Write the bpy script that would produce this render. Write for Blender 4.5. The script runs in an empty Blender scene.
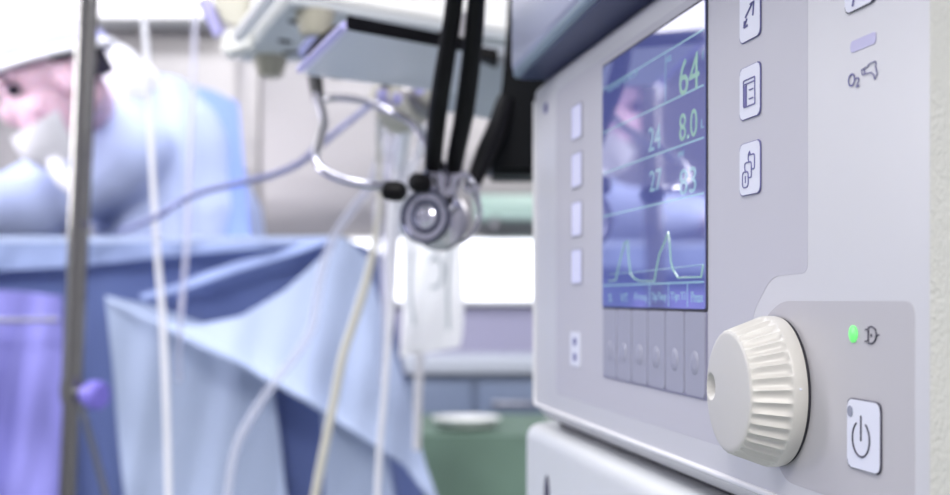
import bpy, bmesh, math, random
from mathutils import Vector, Matrix
random.seed(7)
sc = bpy.context.scene
C = sc.collection
F = 1250.0            # focal length in pixels
HX, HY = 475.0, 298.0 # principal column and horizon row
CZ = 1.05             # eye height

# ---------------------------------------------------------------- camera
cam_d = bpy.data.cameras.new('camera')
cam = bpy.data.objects.new('camera', cam_d); C.objects.link(cam)
cam.location = (0, 0, CZ); cam.rotation_euler = (math.pi/2, 0, 0)
cam_d.sensor_width = 36; cam_d.lens = 36*F/950
cam_d.shift_y = (HY-247.5)/950
cam_d.clip_start = 0.01; cam_d.clip_end = 60
cam_d.dof.use_dof = True; cam_d.dof.focus_distance = 0.345; cam_d.dof.aperture_fstop = 12.5
sc.camera = cam
# ---------------------------------------------------------------- view
vs = sc.view_settings
vs.view_transform = 'Standard'; vs.look = 'None'; vs.exposure = 0.0; vs.gamma = 1; vs.use_curve_mapping = False
# ---------------------------------------------------------------- world and lights
w = bpy.data.worlds.new('world'); sc.world = w; w.use_nodes = True
w.node_tree.nodes['Background'].inputs[0].default_value = (0.75, 0.82, 1, 1)
w.node_tree.nodes['Background'].inputs[1].default_value = 0.9
def area(name, loc, target, sx, sy, power, col):
    d = bpy.data.lights.new(name, 'AREA'); d.shape = 'RECTANGLE'; d.size = sx; d.size_y = sy
    d.energy = power; d.color = col
    o = bpy.data.objects.new(name, d); C.objects.link(o); o.location = loc
    o.rotation_euler = (Vector(target)-Vector(loc)).to_track_quat('-Z', 'Y').to_euler()
    return o
area('ceiling_light_front', (0.0, -1.0, 2.6), (0.1, 0.6, 1.0), 1.6, 0.9, 75, (1.0, 0.98, 0.94))
area('ceiling_light_middle', (-0.7, 1.7, 2.72), (-0.7, 1.7, 0), 2.0, 0.9, 50, (0.94, 0.95, 1.0))
area('panel_fill_light', (-2.75, 0.3, 1.5), (1.0, 0.6, 1.0), 1.5, 1.4, 4, (0.92, 0.91, 1.0))  # unseen area light added to brighten the machine panel

# ---------------------------------------------------------------- materials
def lin(h):
    h = h.lstrip('#'); c = [int(h[i:i+2], 16)/255 for i in (0, 2, 4)]
    return tuple(x/12.92 if x <= 0.04045 else ((x+0.055)/1.055)**2.4 for x in c)+(1,)
def mat(name, col, rough=0.5, metal=0, emit=None, es=0, coat=0, bump=0, bscale=300, trans=0, alpha=1,
        vary=0, sss=0, spec=0.5, ior=1.45, stretch=None, coat_ior=1.5, aniso=0, coat_rough=0.03):
    m = bpy.data.materials.new(name); m.use_nodes = True
    nt = m.node_tree; b = nt.nodes['Principled BSDF']
    c = lin(col) if isinstance(col, str) else tuple(col)+(1,)
    b.inputs['Base Color'].default_value = c
    b.inputs['Roughness'].default_value = rough; b.inputs['Metallic'].default_value = metal
    b.inputs['Specular IOR Level'].default_value = spec; b.inputs['IOR'].default_value = ior
    b.inputs['Transmission Weight'].default_value = trans; b.inputs['Alpha'].default_value = alpha
    b.inputs['Coat Weight'].default_value = coat; b.inputs['Coat IOR'].default_value = coat_ior
    b.inputs['Coat Roughness'].default_value = coat_rough
    b.inputs['Anisotropic'].default_value = aniso
    if sss:
        b.inputs['Subsurface Weight'].default_value = sss; b.inputs['Subsurface Scale'].default_value = 0.01
    if emit:
        b.inputs['Emission Color'].default_value = lin(emit) if isinstance(emit, str) else tuple(emit)+(1,)
        b.inputs['Emission Strength'].default_value = es
    tc = nt.nodes.new('ShaderNodeTexCoord'); mp = nt.nodes.new('ShaderNodeMapping')
    nt.links.new(tc.outputs['Object'], mp.inputs['Vector'])
    if stretch: mp.inputs['Scale'].default_value = stretch
    nz = nt.nodes.new('ShaderNodeTexNoise'); nz.inputs['Scale'].default_value = bscale
    nz.inputs['Detail'].default_value = 3
    nt.links.new(mp.outputs['Vector'], nz.inputs['Vector'])
    if bump:
        bp = nt.nodes.new('ShaderNodeBump'); bp.inputs['Strength'].default_value = bump
        bp.inputs['Distance'].default_value = 0.001 if bscale > 60 else 0.02
        nt.links.new(nz.outputs['Fac'], bp.inputs['Height']); nt.links.new(bp.outputs['Normal'], b.inputs['Normal'])
    if vary:
        mx = nt.nodes.new('ShaderNodeMix'); mx.data_type = 'RGBA'
        mx.inputs[6].default_value = tuple(x*(1-vary) for x in c[:3])+(1,)
        mx.inputs[7].default_value = tuple(min(1, x*(1+vary)) for x in c[:3])+(1,)
        nt.links.new(nz.outputs['Fac'], mx.inputs[0]); nt.links.new(mx.outputs[2], b.inputs['Base Color'])
    return m
M = dict(
    housing=mat('housing_plastic', '#d3d2d7', 0.35, vary=0.01, bscale=8),
    edge=mat('glossy_edge', '#e4e3e6', 0.2),
    field=mat('grey_panel_film', '#c2c0c9', 0.42, vary=0.012, bscale=8),
    field2=mat('warm_grey_panel_film', '#bebbbf', 0.42, vary=0.012, bscale=8),
    casing=mat('textured_casing', '#d8d6cb', 0.6, bump=0.6, bscale=800),
    drawer=mat('drawer_plastic', '#d8dadc', 0.32),
    topslab=mat('blue_grey_plastic', '#b3b7d0', 0.35, coat=0.2),
    trimgrey=mat('dark_green_rubber', '#8496a6', 0.4),
    darkblue=mat('navy_rubber_gasket', '#3a4268', 0.4),
    knob=mat('knob_plastic', '#cbc8c3', 0.35),
    half_shade=mat('mid_blue_half_shade', '#8d9cc6', 0.85, vary=0.05, bscale=12),  # mid blue holding the half-shade and lit streak of the folds
    gap=mat('dark_gap', '#2c2a33', 0.6),
    button=mat('button_white', '#e4e5f2', 0.35),
    outline=mat('button_outline', '#6a689c', 0.5),
    ink=mat('dark_ink', '#2b2840', 0.5),
    icon=mat('violet_ink', '#62609a', 0.5),
    lavender=mat('lavender_mark', '#c4c0e2', 0.5),
    key=mat('soft_key_plastic', '#a0a0b0', 0.4), recess=mat('key_gap', '#8886a0', 0.5),
    window=mat('label_window', '#dcdcf6', 0.3, emit='#d9d9ff', es=0.12),
    ledgreen=mat('green_indicator', '#6cd874', 0.3, emit='#7dff88', es=0.5),
    dot=mat('grey_indicator', '#9093a6', 0.4),
    screen=mat('screen_glass', '#363c70', 0.08, emit='#7078c0', es=0.58, coat=1, coat_ior=2.8, coat_rough=0.02),
    stext=mat('screen_text', '#8fb4a8', 0.2, emit='#a0d8c0', es=0.27, coat=1, coat_ior=1.6),
    sline=mat('screen_line', '#8fb0c0', 0.2, emit='#8cbcd0', es=0.30, coat=1, coat_ior=1.6),
    chrome=mat('chrome', '#b9b7c0', 0.13, metal=1),
    polechrome=mat('pole_steel', '#85837f', 0.12, metal=1),
    steel=mat('brushed_steel', '#97959b', 0.28, metal=1, bump=0.3, bscale=90, stretch=(1, 1, 0.05)),
    steelwall=mat('stainless_wall', '#a5a2a3', 0.45, metal=1, bump=1.0, bscale=1.6, stretch=(0.22, 1, 1.6)),
    black=mat('black_rubber', '#060509', 0.5, spec=0.2),
    blackmat=mat('black_plastic', '#06080c', 0.5, spec=0.2),
    monwhite=mat('white_enamel', '#f6f6f4', 0.35),
    monunder=mat('grey_green_underside', '#d2d6da', 0.5),
    foot=mat('rubber_foot', '#aaa698', 0.6),
    plate=mat('blue_grey_plate', '#e2e6f2', 0.4),
    violetedge=mat('violet_edge', '#bdb9f0', 0.35),
    darkrim=mat('dark_ring', '#55586a', 0.3, metal=1), bright=mat('polished_face', '#e6e4ee', 0.2, metal=1),
    clamp=mat('grey_green_clamp', '#c4c1ba', 0.35),
    tube=mat('clear_tubing', '#e6e5f8', 0.25, alpha=0.5),
    tubefaint=mat('faint_tubing', '#e0e2f4', 0.25, alpha=0.38),
    tubew=mat('white_tubing', '#f0f0f8', 0.3),
    beige=mat('beige_tubing', '#d3d0c4', 0.35),
    bluecable=mat('slate_blue_cable', '#8388b8', 0.4),
    purple=mat('violet_knob', '#7a70d0', 0.35),
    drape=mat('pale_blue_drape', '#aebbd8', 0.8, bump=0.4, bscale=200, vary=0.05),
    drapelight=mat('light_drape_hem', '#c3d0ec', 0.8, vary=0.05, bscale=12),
    navy=mat('navy_shade_drape', '#6474aa', 0.85, vary=0.12, bscale=7),  # cloth colour that also carries the shaded crescent below the table edge
    violetdrape=mat('violet_drape', '#8482cc', 0.7, vary=0.3, bscale=9, stretch=(3, 1, 0.6)),
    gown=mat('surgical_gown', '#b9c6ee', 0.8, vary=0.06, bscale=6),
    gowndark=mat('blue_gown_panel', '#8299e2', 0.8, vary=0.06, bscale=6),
    cap=mat('cap_cloth', '#b6b8ea', 0.8, vary=0.05, bscale=12),
    mask=mat('mask_cloth', '#f4f4fc', 0.8),
    skin=mat('skin', '#ecc8dc', 0.55, sss=0.15),
    lips=mat('lips', '#b86a72', 0.5),
    hair=mat('dark_hair', '#15102a', 0.6),
    glove=mat('latex_glove', '#e6dfd0', 0.5),
    wallp=mat('wall_paint', '#d4d3dc', 0.8),
    wallt=mat('wall_tan', '#b3b0ae', 0.7),
    ceil=mat('ceiling_paint', '#efeff4', 0.9),
    floor=mat('green_floor', '#9ca6a2', 0.25, vary=0.08, bscale=3),
    greencloth=mat('green_cloth', '#6b8474', 0.7, vary=0.4, bscale=5),
    counter=mat('counter_grey', '#c8cdd8', 0.35),
    cabinet=mat('blue_grey_cabinet', '#7c8aa6', 0.4),
    panelg=mat('lavender_grey_panel', '#a9a6bf', 0.5),
    glow=mat('lit_panel', '#ffffff', 0.4, emit='#f2f4ff', es=2.2),
    mask_fill=mat('mask_fill_lens', '#ffffff', 0.3, emit='#fbf8ff', es=22),
    lampglow=mat('lamp_lens', '#ffffff', 0.3, emit='#fbf8ff', es=1.35),
    glassgreen=mat('pale_green_glass', '#c2ded2', 0.25),
    teal=mat('teal_dish', '#3fae97', 0.35),
    bag=mat('clear_bag', '#ffffff', 0.7, trans=0.45, ior=1.05),
    bagprint=mat('pale_print', '#c9cfd2', 0.5),
)

# ---------------------------------------------------------------- helpers
def W(px, py, Y):
    return Vector(((px-HX)*Y/F, Y, CZ+(HY-py)*Y/F))
MW = {}
def tag(o, label=None, cat=None, group=None, kind=None):
    if label: o['label'] = label
    if cat: o['category'] = cat
    if group: o['group'] = group
    if kind: o['kind'] = kind
    return o
def thing(name, loc, label, cat, group=None, rz=0):
    o = bpy.data.objects.new(name, None); C.objects.link(o); o.empty_display_size = 0.05
    o.location = loc; o.rotation_euler = (0, 0, rz)
    MW[o.name] = Matrix.Translation(Vector(loc)) @ Matrix.Rotation(rz, 4, 'Z')
    return tag(o, label, cat, group)
def obj(name, bm, m, parent=None, local=False, smooth=True, label=None):
    me = bpy.data.meshes.new(name)
    bmesh.ops.recalc_face_normals(bm, faces=bm.faces)
    bm.to_mesh(me); bm.free()
    o = bpy.data.objects.new(name, me); C.objects.link(o)
    if isinstance(m, (list, tuple)):
        for x in m: me.materials.append(M[x])
    else: me.materials.append(M[m])
    for p in me.polygons: p.use_smooth = smooth
    if smooth:
        try: me.set_sharp_from_angle(angle=math.radians(38))
        except Exception: pass
    if parent is not None:
        o.parent = parent
        mw = MW[parent.name]
        if not local: me.transform(mw.inverted())
        MW[o.name] = mw.copy()
    else:
        vs_ = [v.co for v in me.vertices]
        lo = Vector([min(v[i] for v in vs_) for i in range(3)]); hi = Vector([max(v[i] for v in vs_) for i in range(3)])
        base = Vector(((lo.x+hi.x)/2, (lo.y+hi.y)/2, lo.z))
        me.transform(Matrix.Translation(-base)); o.location = base
        MW[o.name] = Matrix.Translation(base)
    if label: o['label'] = label
    return o
def box(bm, lo, hi, bev=0, seg=3):
    lo = Vector(lo); hi = Vector(hi)
    r = bmesh.ops.create_cube(bm, size=1)
    for v in r['verts']:
        v.co = Vector([(lo[i]+hi[i])/2 + v.co[i]*(hi[i]-lo[i]) for i in range(3)])
    if bev:
        es = list({e for v in r['verts'] for e in v.link_edges})
        bmesh.ops.bevel(bm, geom=es, offset=bev, segments=seg, affect='EDGES', profile=0.5)
    return bm
def B(lo, hi, bev=0, seg=3): return box(bmesh.new(), lo, hi, bev, seg)
def catmull(pts, n=8):
    pts = [Vector(p) for p in pts]; out = []
    P = [pts[0]*2-pts[1]]+pts+[pts[-1]*2-pts[-2]]
    for i in range(1, len(P)-2):
        for k in range(n):
            t = k/n; a, b, c, d = P[i-1:i+3]
            out.append(0.5*((2*b)+(c-a)*t+(2*a-5*b+4*c-d)*t*t+(3*b-3*c+d-a)*t**3))
    out.append(pts[-1]); return out
def sweep(bm, pts, r, seg=12, smooth=8, closed=False):
    """round tube along points; r a number or list matching pts"""
    n = len(pts)
    rr = r if isinstance(r, (list, tuple)) else [r]*n
    if smooth and n > 2:
        sp = catmull(pts, smooth)
        rs = [rr[min(i//smooth, n-1)]*(1-(i % smooth)/smooth)+rr[min(i//smooth+1, n-1)]*((i % smooth)/smooth) for i in range(len(sp))]
    else: sp = [Vector(p) for p in pts]; rs = rr
    up = None; rings = []
    for i, p in enumerate(sp):
        if closed: t = sp[(i+1) % len(sp)]-sp[i-1]
        else: t = sp[min(i+1, len(sp)-1)]-sp[max(i-1, 0)]
        if t.length < 1e-9: t = Vector((0, 0, 1))
        t.normalize()
        if up is None:
            up = Vector((0, 0, 1)) if abs(t.z) < 0.9 else Vector((1, 0, 0))
        up = (up-t*up.dot(t)).normalized(); s = t.cross(up)
        rings.append([bm.verts.new(p+(up*math.cos(2*math.pi*k/seg)+s*math.sin(2*math.pi*k/seg))*rs[i]) for k in range(seg)])
    m = len(rings)
    for i in range(m if closed else m-1):
        a, b = rings[i], rings[(i+1) % m]
        for k in range(seg):
            bm.faces.new((a[k], a[(k+1) % seg], b[(k+1) % seg], b[k]))
    if not closed:
        bm.faces.new(list(reversed(rings[0]))); bm.faces.new(rings[-1])
    return bm
def T(pts, r, seg=12, smooth=8): return sweep(bmesh.new(), pts, r, seg, smooth)
def TP(pp, Y, r, seg=12, smooth=8):
    """tube through picture points (x, y[, depth])"""
    return T([W(p[0], p[1], p[2] if len(p) > 2 else Y) for p in pp], r, seg, smooth)
def lathe(bm, prof, origin, axis, seg=40):
    """prof: list of (r, h) along axis"""
    origin = Vector(origin); axis = Vector(axis).normalized()
    u = axis.orthogonal().normalized(); v = axis.cross(u); rings = []
    for r, h in prof:
        if r < 1e-7: rings.append([bm.verts.new(origin+axis*h)])
        else: rings.append([bm.verts.new(origin+axis*h+(u*math.cos(2*math.pi*k/seg)+v*math.sin(2*math.pi*k/seg))*r) for k in range(seg)])
    for a, b in zip(rings, rings[1:]):
        if len(a) == 1 and len(b) == 1: continue
        for k in range(seg):
            if len(a) == 1: bm.faces.new((a[0], b[k], b[(k+1) % seg]))
            elif len(b) == 1: bm.faces.new((a[k], a[(k+1) % seg], b[0]))
            else: bm.faces.new((a[k], a[(k+1) % seg], b[(k+1) % seg], b[k]))
    if len(rings[0]) > 1: bm.faces.new(list(reversed(rings[0])))
    if len(rings[-1]) > 1: bm.faces.new(rings[-1])
    return bm
def L(prof, origin, axis, seg=40): return lathe(bmesh.new(), prof, origin, axis, seg)

# ================================================================ the room
def struct(name, bm, m, parent=None, smooth=False):
    o = obj(name, bm, m, parent, smooth=smooth)
    if parent is None: o['kind'] = 'structure'
    return o
BW = 3.9   # back wall
struct('floor', B((-2.9, -1.6, -0.05), (1.9, BW+0.1, 0)), 'floor')
struct('ceiling', B((-2.9, -1.6, 2.8), (1.9, BW+0.1, 2.85)), 'ceil')
struct('wall_back', B((-2.9, BW, 0), (1.9, BW+0.1, 2.8)), 'wallt')
struct('wall_right', B((1.8, -1.6, 0), (1.9, BW, 2.8)), 'wallp')
struct('wall_front', B((-2.9, -1.7, 0), (1.9, -1.6, 2.8)), 'wallp')
wl = bmesh.new()   # left wall with an unseen window opening, added for the side light
box(wl, (-2.9, -1.6, 0), (-2.8, BW, 0.8)); box(wl, (-2.9, -1.6, 2.2), (-2.8, BW, 2.8))
box(wl, (-2.9, -1.6, 0.8), (-2.8, -0.45, 2.2)); box(wl, (-2.9, 1.05, 0.8), (-2.8, BW, 2.2))
struct('wall_left', wl, 'wallp')
wf = bmesh.new()  # unseen frame added around the side light
for lo, hi in (((-2.88, -0.45, 0.8), (-2.82, -0.39, 2.2)), ((-2.88, 0.99, 0.8), (-2.82, 1.05, 2.2)),
               ((-2.88, -0.39, 0.8), (-2.82, 0.99, 0.86)), ((-2.88, -0.39, 2.14), (-2.82, 0.99, 2.2)), ((-2.88, 0.28, 0.86), (-2.82, 0.32, 2.14))):
    box(wf, lo, hi)
struct('added_window_1', wf, 'monwhite')

# stainless panels of the back wall
pn = thing('steel_wall_cladding', (-0.6, BW-0.03, 0), 'tall stainless steel panels covering the back wall behind the surgeon', 'wall panel')
for i, (a, b) in enumerate([(-1.95, -0.735), (-0.665, 1.2)]):
    obj('steel_panel', B((a, BW-0.035, 1.24), (b, BW-0.002, 2.0), 0.006), 'steelwall', pn)
obj('joint_strip', B((-0.735, BW-0.045, 1.24), (-0.665, BW-0.002, 2.0), 0.004), 'steelwall', pn)
struct('trim_1', B((-2.8, BW-0.06, 2.0), (1.8, BW, 2.06), 0.004), 'monwhite')

# x-ray viewing box on the wall
vb = thing('light_box', (0.1, BW-0.12, 1.04), 'white glowing wall light box behind the hanging bag', 'light box')
obj('housing', B((-0.44, BW-0.12, 1.03), (0.85, BW-0.004, 1.235), 0.01), 'monwhite', vb)
obj('diffuser', B((-0.42, BW-0.126, 1.045), (0.83, BW-0.12, 1.225), 0.002), 'glow', vb)

# counter and cabinets below the light box
cb = thing('base_cabinet', (0.1, BW-0.4, 0), 'blue-grey base cabinet under the glowing light box', 'cabinet')
obj('body', B((-0.46, BW-0.42, 0.08), (0.9, BW-0.004, 0.84), 0.008), 'cabinet', cb)
for i in range(3):
    x0 = -0.45+i*0.45
    d = obj('door', B((x0+0.006, BW-0.44, 0.1), (x0+0.444, BW-0.42, 0.82), 0.006), 'cabinet', cb)
    obj('handle', T([(x0+0.06, BW-0.44, 0.76), (x0+0.06, BW-0.465, 0.76), (x0+0.2, BW-0.465, 0.76), (x0+0.2, BW-0.44, 0.76)], 0.006, 8, 4), 'steel', d)
ct = obj('worktop', B((-0.48, BW-0.46, 0.84), (0.92, BW-0.004, 0.885), 0.006), 'counter')
obj('backsplash', B((-0.46, BW-0.07, 0.885), (0.9, BW-0.002, 1.02)), 'panelg', ct)
tag(ct, 'pale grey worktop on the blue-grey cabinet', 'worktop')

# green cloth covered trolley
def cloth_box(x0, x1, y0, y1, z1, z0, wav, seed, taper=0.0, fr=9):
    rnd = random.Random(seed); ph = [rnd.uniform(0, 6.28) for _ in range(5)]
    bm = bmesh.new(); per = 2*(x1-x0)+2*(y1-y0); n = 160; rows = 14; rings = []
    cx, cy = (x0+x1)/2, (y0+y1)/2
    def pt(s):
        s = s % per
        if s < x1-x0: return Vector((x0+s, y0, 0)), Vector((0, -1, 0))
        s -= x1-x0
        if s < y1-y0: return Vector((x1, y0+s, 0)), Vector((1, 0, 0))
        s -= y1-y0
        if s < x1-x0: return Vector((x1-s, y1, 0)), Vector((0, 1, 0))
        s -= x1-x0
        return Vector((x0, y1-s, 0)), Vector((-1, 0, 0))
    for r in range(rows+1):
        t = r/rows; ring = []
        for k in range(n):
            s = per*k/n; p, nn = pt(s)
            a = s*2*math.pi*fr/per
            f = math.sin(a+ph[0])+0.5*math.sin(2.3*a+ph[1])+0.3*math.sin(0.5*a+ph[2])
            off = t*(taper+wav*f)+0.004*(1-t)
            q = p+nn*off; q.z = z1-(z1-z0)*t
            ring.append(bm.verts.new(q))
        rings.append(ring)
    for a, b in zip(rings, rings[1:]):
        for k in range(n): bm.faces.new((a[k], a[(k+1) % n], b[(k+1) % n], b[k]))
    bm.faces.new(rings[0])
    return bm
tr = thing('instrument_trolley', (0.18, 2.95, 0), 'low instrument trolley under a green cloth in front of the cabinets', 'trolley')
obj('shelf', B((-0.15, 2.75, 0.715), (0.5, 3.2, 0.745), 0.005), 'steel', tr)
for x in (-0.12, 0.47):
    for y in (2.79, 3.16):
        g = obj('leg', T([(x, y, 0.06), (x, y, 0.72)], 0.012, 10, 0), 'steel', tr)
        obj('caster', L([(0.001, -0.012), (0.03, -0.012), (0.03, 0.012), (0.001, 0.012)], (x, y, 0.03), (1, 0, 0), 20), 'black', g)
gc = obj('green_cloth', cloth_box(-0.17, 0.52, 2.73, 3.22, 0.751, 0.25, 0.014, 3, 0.02), 'greencloth')
tag(gc, 'green cloth draped over the low instrument trolley', 'cloth')
for k, (x, y, l) in enumerate([(-0.02, 2.86, 0.15), (0.24, 2.83, 0.12)]):
    t_ = thing('kidney_dish', (x, y, 0.755), ['shallow white dish on the green cloth, left one', 'shallow white dish on the green cloth, right one'][k], 'dish')
    obj('bowl', L([(0.02, 0), (0.06, 0.003), (0.075, 0.02), (0.08, 0.022), (0.074, 0.022), (0.058, 0.006), (0.001, 0.004)], (x, y, 0.755), (0, 0, 1), 30), 'monwhite', t_)

# glass shelf
gs = thing('wall_shelf', W(500, 203, 3.2)+Vector((0, 0.55, 0)), 'pale green glass wall shelf seen behind the stethoscope', 'shelf')
obj('glass_plate', B((-0.0, BW-0.32, 1.285), (0.6, BW-0.036, 1.30), 0.003), 'glassgreen', gs)
obj('lip', B((-0.0, BW-0.33, 1.285), (0.6, BW-0.32, 1.345), 0.003), 'glassgreen', gs)
for x in (0.05, 0.55): obj('bracket', B((x, BW-0.28, 1.26), (x+0.015, BW-0.036, 1.285)), 'steel', gs)
td = obj('dish', L([(0.02, 0), (0.045, 0.004), (0.055, 0.028), (0.05, 0.03), (0.04, 0.008), (0.001, 0.006)], (0.085, BW-0.36+0.1, 1.3005), (0, 0, 1), 24), 'teal')
tag(td, 'small teal dish on the green glass shelf', 'dish')

# ================================================================ glowing panel high on the wall and an unseen lamp added to light the mask
gp = thing('wall_light_panel', (-1.5, BW-0.2, 1.9), 'broad white glowing light panel high on the back wall, top left', 'light panel')
xe = W(207, 0, BW-0.26).x; ze = W(0, 13, BW-0.26).z
obj('frame', B((-2.5, BW-0.20, ze-0.006), (xe+0.01, BW-0.062, ze+0.72), 0.008), 'monwhite', gp)
obj('diffuser', B((-2.48, BW-0.225, ze), (xe, BW-0.20, ze+0.70), 0.008), 'lampglow', gp)
lc = Vector((-1.80, 1.60, 1.50))
lp = thing('mask_fill_lamp', lc, 'unseen round lamp added left of the operating table to brighten the mask', 'lamp')  # unseen lamp, added low and turned sideways to brighten the mask
ax = Vector((1.0, 0.55, -0.12)).normalized()
obj('added_lamp_head', L([(0.001, -0.12), (0.12, -0.115), (0.25, -0.05), (0.29, -0.01), (0.30, 0.01), (0.29, 0.02)], lc, ax, 48), 'monwhite', lp)
obj('lens', L([(0.28, 0.021), (0.278, 0.027), (0.2, 0.036), (0.001, 0.04)], lc, ax, 48), 'mask_fill', lp)
obj('added_lamp_arm', T([lc-ax*0.118, lc-ax*0.25, Vector((lc.x+0.05, lc.y+0.25, 2.45)), Vector((lc.x+0.05, lc.y+0.25, 2.8))], 0.025, 14, 6), 'monwhite', lp)

# ================================================================ anaesthesia machine
Y0 = 0.4045; P0 = W(707, HY, Y0); PA = -math.atan2(F, 217.0)
machine = thing('anaesthesia_machine', (P0.x, P0.y, 0), 'off-white anaesthesia machine with a display and large ribbed knob at right', 'machine', rz=PA)
R3 = Matrix.Rotation(PA, 3, 'Z')
def pl(px, py, d=0.0):
    """panel coordinates (a, z) under a picture point, on the plane d in front of the panel"""
    dr = Vector(((px-HX)/F, 1, (HY-py)/F)); n = R3 @ Vector((0, -1, 0))
    t = (n.dot(P0-Vector((0, 0, CZ)))+d)/n.dot(dr)
    q = R3.transposed() @ (dr*t+Vector((0, 0, CZ))-P0)
    return q.x, q.z+0.0
ZB = CZ  # local z of horizon
def A(px): return pl(px, HY)[0]
def rpoly(pts, r, n=6):
    """round the corners of a polygon; r number or list"""
    out = []; m = len(pts)
    for i in range(m):
        p = Vector(pts[i]).to_2d(); a = Vector(pts[i-1]).to_2d(); b = Vector(pts[(i+1) % m]).to_2d()
        rr = r[i] if isinstance(r, (list, tuple)) else r
        if rr <= 0: out.append(p); continue
        u = (a-p).normalized(); v = (b-p).normalized()
        rr = min(rr, (a-p).length*0.49, (b-p).length*0.49)
        s, e = p+u*rr, p+v*rr
        for k in range(n+1):
            t = k/n; out.append(s*(1-t)**2+p*2*t*(1-t)+e*t*t)
    return out
def plate(pts, d0, d1, bev=0):
    """prism on the panel: pts (a, z rel. to horizon), between offsets d0<d1 in front of the panel"""
    bm = bmesh.new()
    f = [bm.verts.new((p[0], -d1, ZB+p[1])) for p in pts]; g = [bm.verts.new((p[0], -d0, ZB+p[1])) for p in pts]
    top = bm.faces.new(f); bm.faces.new(list(reversed(g)))
    n = len(pts)
    for i in range(n): bm.faces.new((f[i], g[i], g[(i+1) % n], f[(i+1) % n]))
    if bev: bmesh.ops.bevel(bm, geom=list(top.edges), offset=bev, segments=2, affect='EDGES')
    return bm
def rect(a0, z0, a1, z1, r=0): return rpoly([(a0, z0), (a1, z0), (a1, z1), (a0, z1)], r)
def mp(name, bm, m, parent=machine, smooth=True, label=None): return obj(name, bm, m, parent, local=True, smooth=smooth, label=label)
def line3(pts, r, d, closed=False, seg=6):
    bm = bmesh.new(); P = [Vector((p[0], -d, ZB+p[1])) for p in pts]
    return sweep(bm, P, r, seg, 0, closed)
def text(s, a, z, h, d, m, name, parent, width=None, bold=0.0):
    cu = bpy.data.curves.new('t', 'FONT'); cu.body = s; cu.size = 1; cu.offset = bold; cu.resolution_u = 3
    to = bpy.data.objects.new('t', cu); C.objects.link(to)
    dg = bpy.context.evaluated_depsgraph_get(); me = bpy.data.meshes.new_from_object(to.evaluated_get(dg))
    bpy.data.objects.remove(to); bpy.data.curves.remove(cu)
    xs = [v.co.x for v in me.vertices]; ys = [v.co.y for v in me.vertices]
    x0, x1, y0, y1 = min(xs), max(xs), min(ys), max(ys)
    k = h/(y1-y0); kx = k if width is None else width/(x1-x0)
    bm = bmesh.new(); bm.from_mesh(me); bpy.data.meshes.remove(me)
    for v in bm.verts: v.co = Vector((a+(v.co.x-x0)*kx, -d, ZB+z+(v.co.y-y0)*k))
    g = bmesh.ops.extrude_face_region(bm, geom=list(bm.faces))
    for v in g['geom']:
        if isinstance(v, bmesh.types.BMVert): v.co.y -= 0.00006
    return mp(name, bm, m, parent, smooth=False)

AL = -0.2625; AR = A(932); ZBOT = -0.0632; ZTOP = 0.1150
# front housing, big soft edges
fh = box(bmesh.new(), (AL, 0, ZB+ZBOT), (AR+0.014, 0.34, ZB+ZTOP), 0.0072, 1)
bmesh.ops.bevel(fh, geom=[e for e in fh.edges if e.calc_face_angle(0) > 0.3], offset=0.0014, segments=4, affect='EDGES', profile=0.5)
mp('front_housing', fh, 'housing')
mp('edge_ridge', line3([(AL+0.0075, ZTOP-0.012), (AL+0.0072, ZBOT+0.012), (AL+0.0078, ZBOT+0.0088), (AL+0.010, ZBOT+0.0074), (AR-0.001, ZBOT+0.0072)], 0.0011, 0.0, seg=12), 'edge')
mp('textured_side', box(bmesh.new(), (AR-0.0005, -0.0004, ZB-0.32), (AR+0.10, 0.34, ZB+0.30), 0.0004, 2), 'casing')
mp('housing_core', box(bmesh.new(), (AL+0.012, 0.012, ZB-0.075), (AR, 0.33, ZB+0.14)), 'gap', smooth=False)
# lower drawer unit
lo_ = mp('drawer', box(bmesh.new(), (AL-0.006, -0.003, ZB-0.30), (AR+0.0, 0.34, ZB-0.0660), 0.008, 6), 'drawer')
# mark on the drawer
am = A(553)
mp('emblem', plate([(am+0.0055*math.cos(t), -0.1000+0.013*math.sin(t)) for t in [2*math.pi*k/32 for k in range(32)]], 0.003, 0.0033), 'ink', lo_)
mp('cabinet_body', box(bmesh.new(), (AL-0.004, 0.01, 0.09), (AR+0.09, 0.36, ZB-0.31), 0.012, 3), 'drawer')
for k in range(2):
    d = mp('lower_drawer', box(bmesh.new(), (AL+0.02, -0.004, 0.14+k*0.29), (AR-0.01, 0.012, 0.40+k*0.29), 0.006, 3), 'drawer')
    mp('handle', box(bmesh.new(), (AL+0.12, -0.02, 0.34+k*0.29), (AR-0.11, -0.003, 0.355+k*0.29), 0.004, 3), 'steel', d)
for a in (AL+0.03, AR+0.05):
    for y in (0.05, 0.32):
        lathe_ = L([(0.001, -0.015), (0.045, -0.015), (0.045, 0.015), (0.001, 0.015)], (a, y, 0.045), (1, 0, 0), 24)
        mp('caster', lathe_, 'black')
# upper blue-grey slab, turned a little towards the viewer
def lean(bm):
    for v in bm.verts: v.co.y -= (v.co.x-SL)*0.031
    return bm
SL = pl(512, 80, 0.0105)[0]
sl = mp('top_unit', lean(box(bmesh.new(), (SL, -0.0115, ZB+0.1180), (AR+0.09, 0.33, ZB+0.30), 0.005, 5)), 'topslab')
mp('rubber_strip', lean(box(bmesh.new(), (SL+0.002, -0.0105, ZB+0.1158), (AR+0.08, 0.32, ZB+0.1215), 0.0022, 4)), 'trimgrey')
mp('gasket', lean(box(bmesh.new(), (SL+0.008, -0.0075, ZB+0.1146), (AR+0.07, 0.31, ZB+0.1172), 0.0005, 2)), 'darkblue')

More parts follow.
